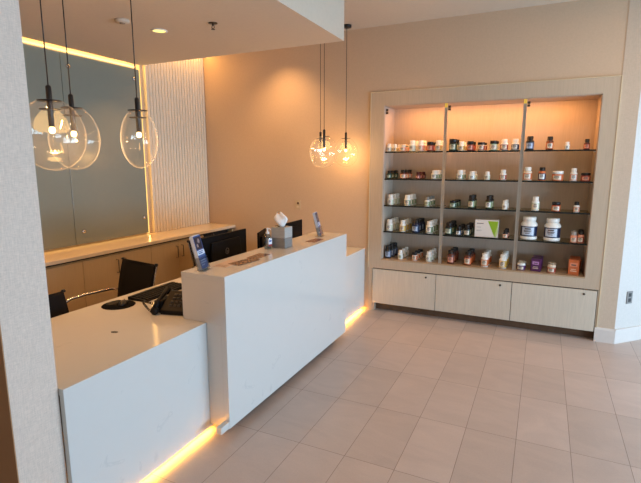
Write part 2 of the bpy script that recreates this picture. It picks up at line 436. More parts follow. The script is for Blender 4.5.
for x in (-.992, -.22):
    p = MB(); p.box(x - .016, x - .009, .02, .034, NZ0, NZ1 - .006); p.box(x + .009, x + .016, .02, .034, NZ0, NZ1 - .006); p.box(x - .009, x + .009, .026, .034, NZ0, NZ1 - .006)
    po = p.build('shelf_standard', M_alu, cab)
    MB().box(x - .015, x + .015, .014, .02, NZ1 - .05, NZ1 - .008).build('top_fitting', M_yellowfit, po)
    g = MB(); g.box(x + .02, x + .045, .03, .05, NZ1 - .055, NZ1 - .03); g.box(x + .02, x + .045, .03, .05, NZ1 - .08, NZ1 - .06); g.build('hinge', M_nickel, po)
g = MB(); g.box(NX0 + .008, NX0 + .03, .03, .05, NZ1 - .06, NZ1 - .035); g.box(NX0 + .008, NX0 + .03, .03, .05, NZ1 - .09, NZ1 - .065)
g.build('hinge', M_nickel, cab)

BAYS = {1: (-1.661, -1.01), 2: (-.974, -.238), 3: (-.202, .429)}
BN = {1: 'left', 2: 'middle', 3: 'right'}
SH = {1: 1.88, 2: 1.575, 3: 1.27, 4: .965}
SN = {1: 'top shelf', 2: 'second shelf', 3: 'third shelf', 4: 'lowest glass shelf', 5: 'wooden niche sill'}
proto_sh = {}
for bay, (x0, x1) in BAYS.items():
    for k, z in SH.items():
        t = thing('glass_shelf', 'dark edged glass shelf, %s of the %s bay in the wall niche' % ({1: 'topmost', 2: 'second from top', 3: 'third from top', 4: 'lowest'}[k], BN[bay]), 'shelf', ((x0 + x1) / 2, YW + .03, z), 0, 'glass shelves in the display niche')
        h = (x1 - x0) / 2
        MB().box(-h, h, .004, .325, -.009, -.0005).build('pane', M_shelf, t)
        MB().box(-h, h, 0, .004, -.0145, .0005).build('front_edge', M_shelfedge, t)
        for sx in (-h + .004, h - .016): MB().box(sx, sx + .012, .002, .016, -.024, -.0095).build('shelf_clip', M_alu, t)
PRODUCTS = [
    (1, 1, -1.63, 0.03, 0.0899, 2, 'bottle', 'white', 'white', 'pale_green', 'white', 'small white bottle with green label'),
    (1, 1, -1.554, 0.0241, 0.0833, 2, 'bottle', 'white', 'white', 'gold', 'cream', 'little white bottle with gold band'),
    (1, 1, -1.466, 0.0363, 0.0778, 2, 'jar', 'cream', 'cream', 'salmon', 'cream', 'squat cream jar with pinkish label'),
    (1, 1, -1.358, 0.0388, 0.1209, 2, 'bottle', 'white', 'white', 'pale_green', 'cream', 'tall white bottle with green label'),
    (1, 1, -1.262, 0.0351, 0.1196, 2, 'bottle', 'white', 'white', 'salmon', 'cream', 'white bottle with salmon label'),
    (1, 1, -1.157, 0.0376, 0.1022, 2, 'jar', 'amber', 'dark_cap', 'red', 'salmon', 'red jar with black lid'),
    (1, 1, -1.07, 0.0339, 0.117, 2, 'bottle', 'white', 'white', 'gold', 'cream', 'white bottle with yellow label'),
    (1, 2, -1.617, 0.0282, 0.0909, 3, 'bottle', 'dark_green', 'dark_cap', 'deep_green', 'pale_green', 'small dark green dropper bottle'),
    (1, 2, -1.454, 0.0342, 0.1011, 3, 'bottle', 'amber', 'dark_cap', 'salmon', 'cream', 'dark capped bottle with salmon label'),
    (1, 2, -1.282, 0.0239, 0.0778, 3, 'bottle', 'amber', 'red_cap', 'maroon', 'salmon', 'tiny maroon capped amber bottle'),
    (1, 2, -1.101, 0.0376, 0.0978, 3, 'bottle', 'white', 'white', 'green', 'white', 'white bottle with green label'),
    (1, 3, -1.595, 0.0348, 0.1221, 3, 'bottle', 'white', 'white', 'pale_green', 'white', 'white bottle with pale green label'),
    (1, 3, -1.397, 0.0367, 0.1207, 3, 'bottle', 'white', 'white', 'green', 'cream', 'white bottle with green banded label'),
    (1, 3, -1.168, 0.0295, 0.1067, 3, 'bottle', 'white', 'grey_cap', 'green', 'pale_green', 'slim white bottle with grey cap'),
    (1, 4, -1.6, 0.0385, 0.1353, 3, 'bottle', 'white', 'white', 'pale_green', 'white', 'white bottle with pale green label'),
    (1, 4, -1.442, 0.0344, 0.1337, 3, 'bottle', 'white', 'white', 'gold', 'cream', 'white bottle with yellow green label'),
    (1, 4, -1.29, 0.0428, 0.1437, 3, 'bottle', 'navy', 'dark_cap', 'navy', 'pale_blue', 'navy bottle with pale blue label'),
    (1, 4, -1.133, 0.0388, 0.1379, 3, 'bottle', 'white', 'white', 'green', 'white', 'white bottle with green label'),
    (1, 5, -1.61, 0.0376, 0.1506, 3, 'bottle', 'black', 'dark_cap', 'slate', 'pale_blue', 'black bottle with pale blue label'),
    (1, 5, -1.459, 0.0285, 0.1071, 3, 'bottle', 'white', 'white', 'white', 'pale_green', 'small plain white bottle'),
    (1, 5, -1.289, 0.0309, 0.0941, 3, 'jar', 'white', 'dark_cap', 'orange', 'cream', 'short orange jar with black lid'),
    (1, 5, -1.127, 0.0332, 0.1163, 3, 'bottle', 'white', 'white', 'pale_green', 'white', 'white bottle with faint green label'),
    (2, 1, -0.914, 0.0415, 0.1263, 2, 'jar', 'black', 'dark_cap', 'deep_green', 'pale_green', 'dark green jar with black lid'),
    (2, 1, -0.825, 0.0356, 0.099, 2, 'bottle', 'white', 'white', 'gold', 'cream', 'white bottle with yellow label'),
    (2, 1, -0.733, 0.0349, 0.099, 2, 'jar', 'amber', 'dark_cap', 'red', 'salmon', 'red jar with black lid'),
    (2, 1, -0.621, 0.0368, 0.0876, 2, 'jar', 'cream', 'dark_cap', 'red', 'cream', 'cream and red jar with dark lid'),
    (2, 1, -0.501, 0.0361, 0.102, 2, 'jar', 'clear_green', 'dark_cap', 'pale_green', 'cream', 'pale green jar with dark lid'),
    (2, 1, -0.395, 0.0379, 0.115, 1, 'bottle', 'white', 'white', 'red', 'cream', 'white bottle with red label'),
    (2, 1, -0.29, 0.0372, 0.115, 1, 'bottle', 'white', 'white', 'navy', 'white', 'white bottle with navy label'),
    (2, 2, -0.825, 0.0387, 0.1022, 2, 'bottle', 'white', 'white', 'green', 'white', 'white bottle with green label'),
    (2, 2, -0.7, 0.0349, 0.0895, 2, 'bottle', 'white', 'white', 'pale_green', 'white', 'short white bottle with faint green label'),
    (2, 2, -0.544, 0.0289, 0.0885, 1, 'bottle', 'white', 'white', 'pale_green', 'cream', 'small white bottle with cream label'),
    (2, 2, -0.388, 0.0335, 0.1082, 1, 'bottle', 'white', 'white', 'red', 'cream', 'white bottle with red label'),
    (2, 3, -0.886, 0.0367, 0.0714, 3, 'jar', 'clear_green', 'dark_cap', 'deep_green', 'pale_green', 'low green jar with black lid'),
    (2, 3, -0.69, 0.0345, 0.1398, 2, 'bottle', 'black', 'dark_cap', 'green', 'cream', 'tall black bottle with green label'),
    (2, 3, -0.512, 0.0345, 0.1383, 2, 'bottle', 'black', 'dark_cap', 'green', 'white', 'tall black bottle with white green label'),
    (2, 3, -0.352, 0.026, 0.0947, 2, 'bottle', 'white', 'white', 'white', 'cream', 'small plain white bottle'),
    (2, 4, -0.917, 0.0404, 0.1348, 3, 'bottle', 'black', 'dark_cap', 'deep_green', 'pale_green', 'black bottle with green label'),
    (2, 4, -0.809, 0.0283, 0.1011, 3, 'bottle', 'black', 'dark_cap', 'slate', 'white', 'small black bottle with white label'),
    (2, 4, -0.72, 0.0336, 0.1222, 3, 'bottle', 'black', 'dark_cap', 'deep_green', 'cream', 'black bottle with cream label'),
    (2, 4, -0.327, 0.026, 0.0914, 2, 'bottle', 'black', 'dark_cap', 'salmon', 'cream', 'small black bottle with peach label'),
    (2, 5, -0.882, 0.0393, 0.1494, 3, 'bottle', 'amber', 'dark_cap', 'brown', 'salmon', 'brown bottle with pink label'),
    (2, 5, -0.697, 0.038, 0.1461, 3, 'bottle', 'amber', 'dark_cap', 'orange', 'cream', 'brown bottle with orange cream label'),
    (2, 5, -0.52, 0.0383, 0.1444, 3, 'bottle', 'white', 'white', 'orange', 'cream', 'white bottle with orange label'),
    (2, 5, -0.335, 0.0382, 0.1484, 3, 'bottle', 'white', 'white', 'gold', 'cream', 'white bottle with amber label'),
    (3, 1, -0.154, 0.0389, 0.1386, 1, 'bottle', 'black', 'dark_cap', 'slate', 'pale_blue', 'dark bottle with blue grey label'),
    (3, 1, 0.027, 0.0335, 0.1311, 1, 'bottle', 'amber', 'dark_cap', 'orange', 'cream', 'dark brown bottle with orange label'),
    (3, 1, 0.182, 0.0227, 0.0762, 1, 'bottle', 'white', 'white', 'pale_green', 'white', 'small white bottle'),
    (3, 1, 0.35, 0.0265, 0.0991, 1, 'bottle', 'amber', 'dark_cap', 'red', 'salmon', 'small brown bottle with red label'),
    (3, 2, -0.155, 0.0418, 0.1364, 1, 'bottle', 'cream', 'white', 'orange', 'cream', 'cream bottle with orange label'),
    (3, 2, -0.021, 0.0347, 0.135, 1, 'bottle', 'orange', 'dark_cap', 'navy', 'white', 'orange bottle with black cap'),
    (3, 2, 0.122, 0.0516, 0.098, 1, 'jar', 'orange', 'white', 'orange', 'cream', 'wide orange jar with white lid'),
    (3, 2, 0.261, 0.032, 0.1262, 1, 'bottle', 'white', 'white', 'salmon', 'white', 'slim white bottle with peach label'),
    (3, 2, 0.381, 0.0423, 0.0817, 1, 'jar', 'red', 'dark_cap', 'red', 'salmon', 'low red jar with black lid'),
    (3, 3, -0.061, 0.0369, 0.1429, 1, 'bottle', 'white', 'white', 'pale_green', 'cream', 'white bottle with domed cap'),
    (3, 3, 0.13, 0.0403, 0.095, 1, 'jar', 'red', 'dark_cap', 'orange', 'cream', 'red orange jar with black lid'),
    (3, 3, 0.311, 0.0277, 0.105, 1, 'bottle', 'white', 'dark_cap', 'salmon', 'cream', 'pink labelled bottle with black cap'),
    (3, 4, -0.105, 0.0824, 0.2368, 1, 'tub', 'white', 'white', 'navy', 'silver', 'large white tub with navy band'),
    (3, 4, 0.115, 0.0786, 0.232, 1, 'tub', 'white', 'white', 'navy', 'silver', 'large white tub with navy band'),
    (3, 4, 0.31, 0.0307, 0.1111, 2, 'bottle', 'salmon', 'clear_cap', 'salmon', 'cream', 'pink bottle with grey cap'),
    (3, 4, 0.397, 0.0304, 0.1212, 2, 'bottle', 'salmon', 'dark_cap', 'red', 'cream', 'pink bottle with dark cap'),
    (3, 5, -0.153, 0.0412, 0.0707, 2, 'jar', 'purple', 'white', 'purple', 'cream', 'low purple jar with white lid'),
    (3, 5, -0.008, 0.0451, 0.129, 3, 'carton', 'purple', 'purple', 'purple', 'lilac', 'purple carton'),
    (3, 5, 0.136, 0.0393, 0.0798, 2, 'jar', 'salmon', 'cream', 'red', 'cream', 'pink jar with cream lid'),
    (3, 5, 0.34, 0.0474, 0.1495, 3, 'carton', 'orange', 'orange', 'orange', 'salmon', 'orange carton'),
]

# ------------------------------------------------------------------ products on the shelves
PC = dict(white=(238, 234, 224), cream=(232, 214, 188), amber=(96, 44, 24), dark_green=(30, 46, 34), black=(20, 20, 20), navy=(24, 34, 66), red=(160, 64, 44),
          orange=(206, 110, 62), salmon=(226, 152, 122), purple=(84, 36, 84), clear_green=(150, 170, 140), dark_cap=(20, 17, 18), red_cap=(84, 20, 20), grey_cap=(130, 130, 124),
          clear_cap=(176, 168, 160), pale_green=(202, 206, 178), green=(126, 140, 98), deep_green=(58, 78, 50), gold=(222, 178, 84), slate=(84, 92, 112), pale_blue=(180, 194, 214),
          maroon=(110, 34, 40), brown=(120, 62, 40), silver=(196, 206, 220), lilac=(190, 140, 196), ink=(90, 80, 76))
def pm(k): return mat('pack_' + k, PC[k], .35, noise=.03, nscale=60)

def label_band(r, z0, z1, n=28):
    """wrap label with a lighter front panel and small lines of print"""
    b = MB()
    b.lathe([(r, z0), (r, z1)], n, close=False)
    rr = r * 1.012; k = 8
    for a0, a1, u0, u1, mi in ((-2.35, -.8, z0 + (z1 - z0) * .12, z1 - (z1 - z0) * .12, 1),):
        for i in range(k):
            p, q = a0 + (a1 - a0) * i / k, a0 + (a1 - a0) * (i + 1) / k
            b.face([(rr * math.cos(p), rr * math.sin(p), u0), (rr * math.cos(q), rr * math.sin(q), u0), (rr * math.cos(q), rr * math.sin(q), u1), (rr * math.cos(p), rr * math.sin(p), u1)], mi, True)
    rr = r * 1.02
    for f, a0, a1, th in ((.74, -1.95, -1.2, .07), (.56, -2.05, -1.1, .035), (.46, -2.0, -1.2, .035), (.30, -1.85, -1.3, .03)):
        zz = z0 + (z1 - z0) * f; dz = (z1 - z0) * th
        for i in range(4):
            p, q = a0 + (a1 - a0) * i / 4, a0 + (a1 - a0) * (i + 1) / 4
            b.face([(rr * math.cos(p), rr * math.sin(p), zz - dz), (rr * math.cos(q), rr * math.sin(q), zz - dz), (rr * math.cos(q), rr * math.sin(q), zz + dz), (rr * math.cos(p), rr * math.sin(p), zz + dz)], 2, True)
    return b

def make_product(kind, r, h, body, cap, lab, patch):
    t = bpy.data.objects.new({'bottle': 'supplement_bottle', 'jar': 'supplement_jar', 'tub': 'powder_tub', 'carton': 'product_carton'}[kind], None)
    t.empty_display_size = .03; COL.objects.link(t)
    bm_, cm = pm(body), pm(cap)
    if kind == 'bottle':
        ch = min(.3 * h, .034); z1 = h - ch
        MB().lathe([(r * .9, 0), (r, .003), (r, z1 * .78), (r * .93, z1 * .87), (r * .72, z1 * .96), (r * .62, z1)], 28).build('body', bm_, t)
        c = MB(); rc = r * .76
        c.lathe([(rc, z1 - .003), (rc, z1 + ch * .1), (rc * .97, z1 + ch * .12), (rc * .97, h - .004), (rc * .9, h - .001), (0, h)], 28)
        for i in range(14):
            a = 2 * PI * i / 14
            c.box(-.0008, .0008, rc * .96, rc * 1.02, z1 + ch * .15, h - .006, M=Matrix.Rotation(a, 4, 'Z'))
        c.build('cap', cm, t)
        label_band(r * 1.012, z1 * .1, z1 * .72).build('label', [pm(lab), pm(patch), pm('ink')], t)
    elif kind == 'jar':
        ch = .3 * h; z1 = h - ch
        MB().lathe([(r * .93, 0), (r, .003), (r, z1 * .9), (r * .88, z1)], 28).build('body', bm_, t)
        c = MB(); c.lathe([(r * .97, z1 - .002), (r * .97, h - .004), (r * .92, h - .001), (0, h)], 28)
        for i in range(18):
            c.box(-.0008, .0008, r * .95, r * .985, z1 + .003, h - .006, M=Matrix.Rotation(2 * PI * i / 18, 4, 'Z'))
        c.build('lid', cm, t)
        label_band(r * 1.012, z1 * .1, z1 * .85).build('label', [pm(lab), pm(patch), pm('ink')], t)
    elif kind == 'tub':
        z1 = h * .72
        MB().lathe([(r * .9, 0), (r * .97, .004), (r, .012), (r, h * .12), (r * .95, h * .14), (r * .95, h * .58), (r, h * .62), (r * .98, h * .68), (r * .72, h * .8), (r * .70, h * .84)], 36).build('body', bm_, t)
        MB().lathe([(r * .76, h * .83), (r * .78, h * .84), (r * .78, h * .97), (r * .74, h * .995), (0, h)], 36).build('lid', cm, t)
        label_band(r * .965, h * .15, h * .60, 36).build('label', [pm(lab), pm(patch), pm('ink')], t)
    else:
        MB().box(-r, r, -r * .75, r * .75, 0, h).build('box', bm_, t, .001)
        l = MB(); l.box(-r * .7, r * .7, -r * .76, -r * .755, h * .55, h * .8, 0); l.box(-r * .6, r * .6, -r * .77, -r * .765, h * .22, h * .27, 1); l.box(-r * .5, r * .5, -r * .77, -r * .765, h * .34, h * .38, 1)
        l.box(-r * .45, r * .45, -r * .77, -r * .765, h * .62, h * .7, 2)
        l.build('print', [pm(patch), pm('cream'), pm('ink')], t)
    return t

ORD = ['first', 'second', 'third', 'fourth', 'fifth', 'sixth', 'seventh', 'eighth']
cnt = {}
for p in PRODUCTS:
    cnt[(p[0], p[1])] = cnt.get((p[0], p[1]), 0) + 1
idx = {}
CATN = {'bottle': 'bottle', 'jar': 'jar', 'tub': 'tub', 'carton': 'box'}
for (bay, sh, x, r, h, n, kind, body, cap, lab, patch, desc) in PRODUCTS:
    key = (bay, sh); i = idx.get(key, 0); idx[key] = i + 1
    z = SH[sh] + .001 if sh < 5 else NZ0 + .0005
    proto = make_product(kind, r, h, body, cap, lab, patch)
    step = .112 if n == 3 else .125
    if kind == 'carton': step = .09
    x = max(x, {1: -1.655, 2: -.97, 3: -.198}[bay] + r); x = min(x, {1: -1.012, 2: -.242, 3: .415}[bay] - r - .006 * n)
    y0 = YW + .03 + .012 + r
    for k in range(n):
        o = proto if k == 0 else copy_tree(proto)
        o.location = (x + (0 if k == 0 else .006 * k), y0 + k * step, z)
        o.rotation_euler.z = random.uniform(-.12, .12) - .1
        dep = '' if n == 1 else ('front of ' if k == 0 else ('back of ' if k == n - 1 else 'middle of '))
        # label: look + row + shelf + bay
        o['label'] = '%s, %s%s row from left, %s, %s bay' % (desc, dep, ORD[i], SN[sh].replace('lowest glass shelf', 'lowest shelf').replace('wooden niche sill', 'niche sill').replace('second shelf', 'shelf two').replace('third shelf', 'shelf three'), BN[bay])
        if n == 1: o['label'] = o['label'].replace(ORD[i] + ' row from left', ORD[i] + ' from left')
        if len(o['label'].split()) > 16: o['label'] = o['label'].replace(' row from left', ' row')
        o['category'] = CATN[kind]
        o['group'] = '%ss on the %s' % ({'bottle': 'bottle', 'jar': 'jar', 'tub': 'tub', 'carton': 'carton'}[kind], SN[sh])
# wide white carton with a green corner on the lowest glass shelf of the middle bay
t = thing('product_carton', 'wide white carton with green triangle corner on the lowest middle shelf', 'box', (-.52, YW + .10, .966), 0)
MB().box(-.118, .118, -.045, .045, 0, .185).build('box', mat('carton_white', (228, 218, 206), .45), t, .001)
g = MB(); g.face([(.012, -.0458, .174), (.117, -.0458, .174), (.084, -.0458, .008)]); g.build('green_corner', mat('leaf_green', (142, 178, 36), .4), t)
g = MB(); g.face([(.084, -.0461, .008), (.117, -.0461, .174), (.117, -.0461, .060), (.100, -.0461, .004)]); g.build('pale_green_stripe', mat('leaf_green_pale', (190, 206, 130), .4), t)
g = MB()
for (a0, a1, zz, hh) in ((-.1, -.03, .142, .007), (-.1, -.055, .104, .003), (-.1, -.045, .072, .002), (-.1, -.06, .064, .002)): g.box(a0, a1, -.0462, -.0455, zz, zz + hh)
g.build('print', pm('ink'), t)

# ------------------------------------------------------------------ reception desk
DX, DT = -1.874, .75
desk = thing('reception_desk', 'long white quartz reception desk with waterfall front and underglow', 'desk', (DX, 1.256, 0))
L = YW - .004 - 1.256
TY0, TY1 = 2.241 - 1.256, 4.2 - 1.256
d = MB(); d.prism([(-.975, DT), (0, DT), (0, .032), (-.03, .032), (-.03, DT - .035), (-.975, DT - .035)], 'y', 0, L)
d.build('waterfall_top', M_quartz, desk, .002)
for y in (0.0, 1.3, 2.1, L - .03): MB().box(-.9, -.12, y, y + .03, .0, DT - .035).build('support_panel', M_cred, desk)
MB().box(-.12, -.10, 0, L, 0, DT - .04).build('plinth', M_lam, desk)
MB().box(-.036, -.031, 0.01, L - .01, .036, .05).build('light_strip', M_led, desk)
ct = thing('transaction_counter', 'raised white quartz transaction counter standing over the desk', 'counter', (-1.717, 2.241, 0))
CL = 4.2 - 2.241; TH = 1.065
f = MB()
f.box(-.04, 0, 0, CL, .055, TH)                        # front slab
f.box(-.343, -.04, 0, CL, TH - .04, TH)                # top
for (a0, a1) in ((0, .04), (CL - .04, CL)):
    f.box(-.343, -.04, a0, a1, DT + .001, TH - .04)
    f.box(-.155, -.04, a0, a1, .06, DT + .001)
f.box(-.343, -.32, .04, CL - .04, DT + .001, TH - .04)
f.build('quartz_shell', M_quartz, ct, .0015)
MB().box(-.04, -.002, -.085, 0, .06, .105).build('toe_block', M_quartz, ct, .001)
MB().box(-.13, -.09, .25, CL - .1, 0, .06).build('plinth', M_gap, ct)

# ------------------------------------------------------------------ pendants
def pendant(name, loc, ceil, rz, label, group):
    t = thing('pendant_lamp', label, 'lamp', (loc[0], loc[1], ceil), rz, group)
    zc = loc[2] - ceil
    MB().lathe([(.05, 0), (.05, -.02), (.046, -.025), (0, -.025)], 28).build('canopy', M_black, t)
    MB().tube([(0, 0, -.02), (0, 0, zc + .21)], .0028, 8).build('cord', M_black, t)
    MB().lathe([(0, .222), (.006, .222), (.0125, .214), (.0125, .036), (.0105, .034), (0, .034)], 20, c=(0, 0, zc)).build('socket', M_black, t)
    rg = MB(); rg.lathe([(.0125, .150), (.052, .150), (.052, .153), (.0125, .153)], 28, c=(0, 0, zc)); rg.lathe([(.0125, .112), (.046, .112), (.046, .1145), (.0125, .1145)], 28, c=(0, 0, zc))
    rg.build('clamp_ring', M_black, t)
    MB().lathe([(0, .004), (.010, .008), (.014, .018), (.012, .028), (.008, .034)], 18, c=(0, 0, zc)).build('bulb', M_bulb, t)
    H = .164; prof = []
    for i in range(41):
        a = -PI / 2 + (PI * .895) * i / 40
        zz = math.sin(a); rr = math.cos(a) * (1 - .04 * zz)
        prof.append((max(rr, 1e-4), zz * H))
    s = MB(); s.lathe(prof, 64, c=(0, 0, zc), sx=.141, sy=.098, close=False)
    g = s.build('glass_shade', M_clear, t)
    l = lamp('POINT', 'pendant_light', (loc[0], loc[1], loc[2] - .03), 2.6, (255, 196, 120), shadow_soft_size=.012)
    return t
G1 = 'clear glass pendants over the desk near the pier'; G2 = 'clear glass pendants near the back wall'
vw = math.radians(25.5)
pendant('p', (-2.075, 1.462, 1.881), SZ, .95, 'largest clear glass pendant, nearest the pale pier at left', G1)
pendant('p', (-2.237, 1.695, 1.881), SZ, .15, 'clear glass pendant half hidden behind the largest one', G1)
pendant('p', (-2.06, 1.966, 1.886), SZ, -.75, 'narrow looking clear glass pendant hanging alone by the ribbed panel', G1)
pendant('p', (-2.06, 4.41, 1.868), ZC, .45, 'front one of two overlapping far glass pendants', G2)
pendant('p', (-2.25, 4.72, 1.868), ZC, 1.3, 'rear one of two overlapping far glass pendants', G2)
pendant('p', (-2.055, 4.98, 1.873), ZC, .4, 'clear glass pendant hanging closest to the display niche', G2)

# ------------------------------------------------------------------ ceiling fittings
t = thing('recessed_downlight', 'glowing round recessed downlight in the dropped ceiling', 'light', (-2.93, 3.08, SZ))
MB().lathe([(.052, 0), (.066, 0), (.066, -.004), (.052, -.006)], 32, close=False).build('trim_ring', M_whitep, t)
MB().lathe([(0, -.0025), (.053, -.002)], 32, close=False).build('lens', M_disc, t)
t = thing('sprinkler_head', 'small dark fire sprinkler head in the dropped ceiling', 'sprinkler', (-2.40, 3.10, SZ))
MB().lathe([(.036, 0), (.034, -.006), (.012, -.008), (0, -.008)], 24).build('escutcheon', M_nickel, t)
sp = MB(); sp.lathe([(.008, -.008), (.008, -.02), (0, -.02)], 14); sp.tube([(-.008, 0, -.018), (-.013, 0, -.032), (0, 0, -.046)], .0025, 6); sp.tube([(.008, 0, -.018), (.013, 0, -.032), (0, 0, -.046)], .0025, 6)
sp.lathe([(.016, -.046), (.016, -.048), (0, -.048)], 14); sp.build('frame', M_nickel, t)
t = thing('smoke_detector', 'flat pale round detector in the dropped ceiling beside a cord', 'detector', (-2.97, 2.74, SZ))
MB().lathe([(.055, 0), (.055, -.012), (.046, -.022), (0, -.022)], 28).build('housing', M_soffit, t)
MB().lathe([(.02, -.0225), (.02, -.028), (0, -.028)], 20).build('sensor', mat('sensor_grey', (150, 130, 110), .5), t)

# ------------------------------------------------------------------ wall plates
t = thing('wall_switch', 'beige wall control plate with dark round sensor on the tan wall', 'switch', (-2.775, YW, 1.235))
MB().box(-.036, .036, -.006, 0, -.06, .06).build('plate', M_plate, t, .002)
MB().lathe([(.014, 0), (.014, .004), (.008, .005), (0, .005)], 20, M=Matrix.Translation((0, -.006, .018)) @ Matrix.Rotation(PI / 2, 4, 'X')).build('sensor', mat('sensor_brown', (96, 62, 40), .3), t)
MB().box(-.02, .02, -.007, -.006, -.04, -.015).build('label_strip', mat('plate_pale', (218, 198, 166), .4), t)
t = thing('wall_outlet', 'grey double power outlet on the angled wall above the baseboard', 'outlet', (.835, 5.272, .455), PI / 4)
MB().box(-.037, .037, -.008, -.0, -.062, .062).build('plate', M_gplate, t, .002)
for z in (-.026, .026):
    r = MB(); r.box(-.018, .018, -.0095, -.008, z - .018, z + .018); rc = r.build('receptacle', mat('receptacle_dark', (52, 50, 48), .4), t, .001)
    s = MB(); s.box(-.009, -.006, -.0102, -.0094, z - .006, z + .008); s.box(.006, .009, -.0102, -.0094, z - .006, z + .008); s.build('slot', M_black, rc)

# ------------------------------------------------------------------ office chairs
def make_chair(label, loc, rz, dz=0, af=1.):
    """faces local -Y"""
    t = thing('office_chair', label, 'chair', (loc[0], loc[1], 0), rz, 'black mesh office chairs behind the desk')
    W = .236
    prof = [(-.24, .445), (-.20, .462), (-.05, .455), (.10, .448), (.185, .46), (.225, .50)]
    bp = [(.232, .52), (.245, .60), (.262, .70), (.285, .80), (.312, .895), (.318, .915)]
    prof = [(y, z + dz) for y, z in prof]; bp = [(y, z + dz) for y, z in bp]
    def sling(pr, n, sag):
        m = MB(); th = .006
        for i in range(len(pr) - 1):
            (y0, z0), (y1, z1) = pr[i], pr[i + 1]
            for j in range(8):
                u0, u1 = -W + 2 * W * j / 8, -W + 2 * W * (j + 1) / 8
                s0 = sag * (1 - (u0 / W) ** 2); s1 = sag * (1 - (u1 / W) ** 2)
                q = [(u0, y0, z0, s0), (u1, y0, z0, s1), (u1, y1, z1, s1), (u0, y1, z1, s0)]
                m.face([(a, b + (s if n == 'b' else 0), c - (s if n == 's' else 0)) for a, b, c, s in q], 0, True)
        return m
    o = sling(prof, 's', .012).build('seat', M_mesh, t, weld=True)
    k = o.modifiers.new('t', 'SOLIDIFY'); k.thickness = .010
    o = sling(bp, 'b', .012).build('backrest', M_mesh, t, weld=True)
    k = o.modifiers.new('t', 'SOLIDIFY'); k.thickness = .010
    for s in (-1, 1):
        MB().tube([(s * (W - .008), y + (.016 if z > .5 else .004), z - (0 if z > .5 else .02)) for y, z in prof + bp], .009, 8).build('side_rail', M_chrome, t)
        a = [(s * (W + .03), .262, .64), (s * (W + .035), .20, .655), (s * (W + .035), -.05, .66), (s * (W + .035), -.24, .652), (s * (W + .035), -.30, .63), (s * (W + .034), -.325, .59), (s * (W + .03), -.30, .52), (s * (W + .02), -.20, .468), (s * (W + .01), -.12, .458)]
        a = [(x, y * af if y < 0 else y, z + dz) for x, y, z in a]
        MB().tube(a, .0125, 10).build('armrest', M_chrome, t)
        MB().lathe([(0, -.012), (.012, -.010), (.012, .010), (0, .012)], 14, M=Matrix.Translation((s * (W + .006), .32, .92 + dz)) @ Matrix.Rotation(PI / 2, 4, 'Y')).build('end_cap', M_black, t)
    MB().tube([(-W, .32, .915 + dz), (W, .32, .915 + dz)], .007, 8).build('top_bar', M_mesh, t)
    cr = MB(); cr.box(-W, W, -.03, .03, .425 + dz, .44 + dz); cr.box(-.06, .06, -.08, .08, .39 + dz, .43 + dz); cr.build('underframe', M_black, t, .003)
    MB().lathe([(.026, .08), (.026, .22), (.016, .22), (.016, .41 + dz)], 20).build('gas_column', M_chrome, t)
    for i in range(5):
        a = 2 * PI * i / 5 + .3; c, s = math.cos(a), math.sin(a)
        MB().tube([(0, 0, .10), (.15 * c, .15 * s, .088), (.28 * c, .28 * s, .068)], .014, 8, rs=[.02, .015, .011]).build('leg', M_chrome, t)
        k = MB(); Mx = Matrix.Translation((.28 * c, .28 * s, .027)) @ Matrix.Rotation(a, 4, 'Z') @ Matrix.Rotation(PI / 2, 4, 'X')
        k.lathe([(.0, -.022), (.024, -.022), (.027, -.018), (.027, -.004), (.020, -.003), (.020, .003), (.027, .004), (.027, .018), (.024, .022), (0, .022)], 18, M=Mx)
        k.tube([(.28 * c, .28 * s, .027), (.28 * c, .28 * s, .06)], .006, 8)
        k.build('caster', M_black, t)
    return t
make_chair('black mesh office chair in front of the credenza, chrome arm', (-3.24, 2.64), -.15, -.032, .72)
make_chair('black mesh office chair partly hidden by the pale pier', (-2.72, 1.87), PI / 2, -.07)
make_chair('dark office chair back behind the far monitors', (-3.12, 4.12), PI / 2 + .1)

# ------------------------------------------------------------------ monitors
def monitor(label, loc, rz, w, h, zc, logo=True):
    """screen faces local +Y (towards the staff), back faces local -Y"""
    t = thing('computer_monitor', label, 'monitor', (loc[0], loc[1], DT), rz, 'black monitors behind the raised counter')
    z0, z1 = zc - h / 2 - DT, zc + h / 2 - DT
    m = MB(); m.box(-w / 2, w / 2, 0, .018, z0, z1); m.build('display', M_mon, t, .004)
    b = MB(); b.prism([(-w * .36, z0 + .03), (w * .36, z0 + .03), (w * .30, z1 - .05), (-w * .30, z1 - .05)], 'y', -.022, 0); b.build('rear_housing', M_mon, t, .006)
    MB().box(-w / 2 + .008, w / 2 - .008, .0181, .0192, z0 + .014, z1 - .008).build('screen', M_screen, t)
    MB().box(-.03, .03, -.05, -.022, .01, (z0 + z1) / 2).build('stand', M_blackp, t, .004)
    MB().box(-.12, .12, -.12, .08, 0, .012).build('foot', M_blackp, t, .004)
    if logo:
        zl = (z0 + z1) / 2 + .055
        ring = MB().lathe([(.026, 0), (.026, .0012), (.0225, .0012), (.0225, 0)], 32, M=Matrix.Translation((0, -.022, zl)) @ Matrix.Rotation(PI / 2, 4, 'X'), close=False)
        lo = ring.build('logo', mat('logo_grey', (84, 82, 80), .3), t)
        c = bpy.data.curves.new('letters', 'FONT'); c.body = 'hp'; c.size = .042; c.align_x = 'CENTER'; c.align_y = 'CENTER'; c.extrude = .0004; c.shear = .25
        tmp = bpy.data.objects.new('letters', c); me = bpy.data.meshes.new_from_object(tmp); bpy.data.objects.remove(tmp)
        me.materials.clear(); me.materials.append(MATS['logo_grey'])
        lt = bpy.data.objects.new('letters', me); COL.objects.link(lt); lt.parent = lo
        lt.location = (0, -.0235, zl); lt.rotation_euler = (PI / 2, 0, 0)
    return t
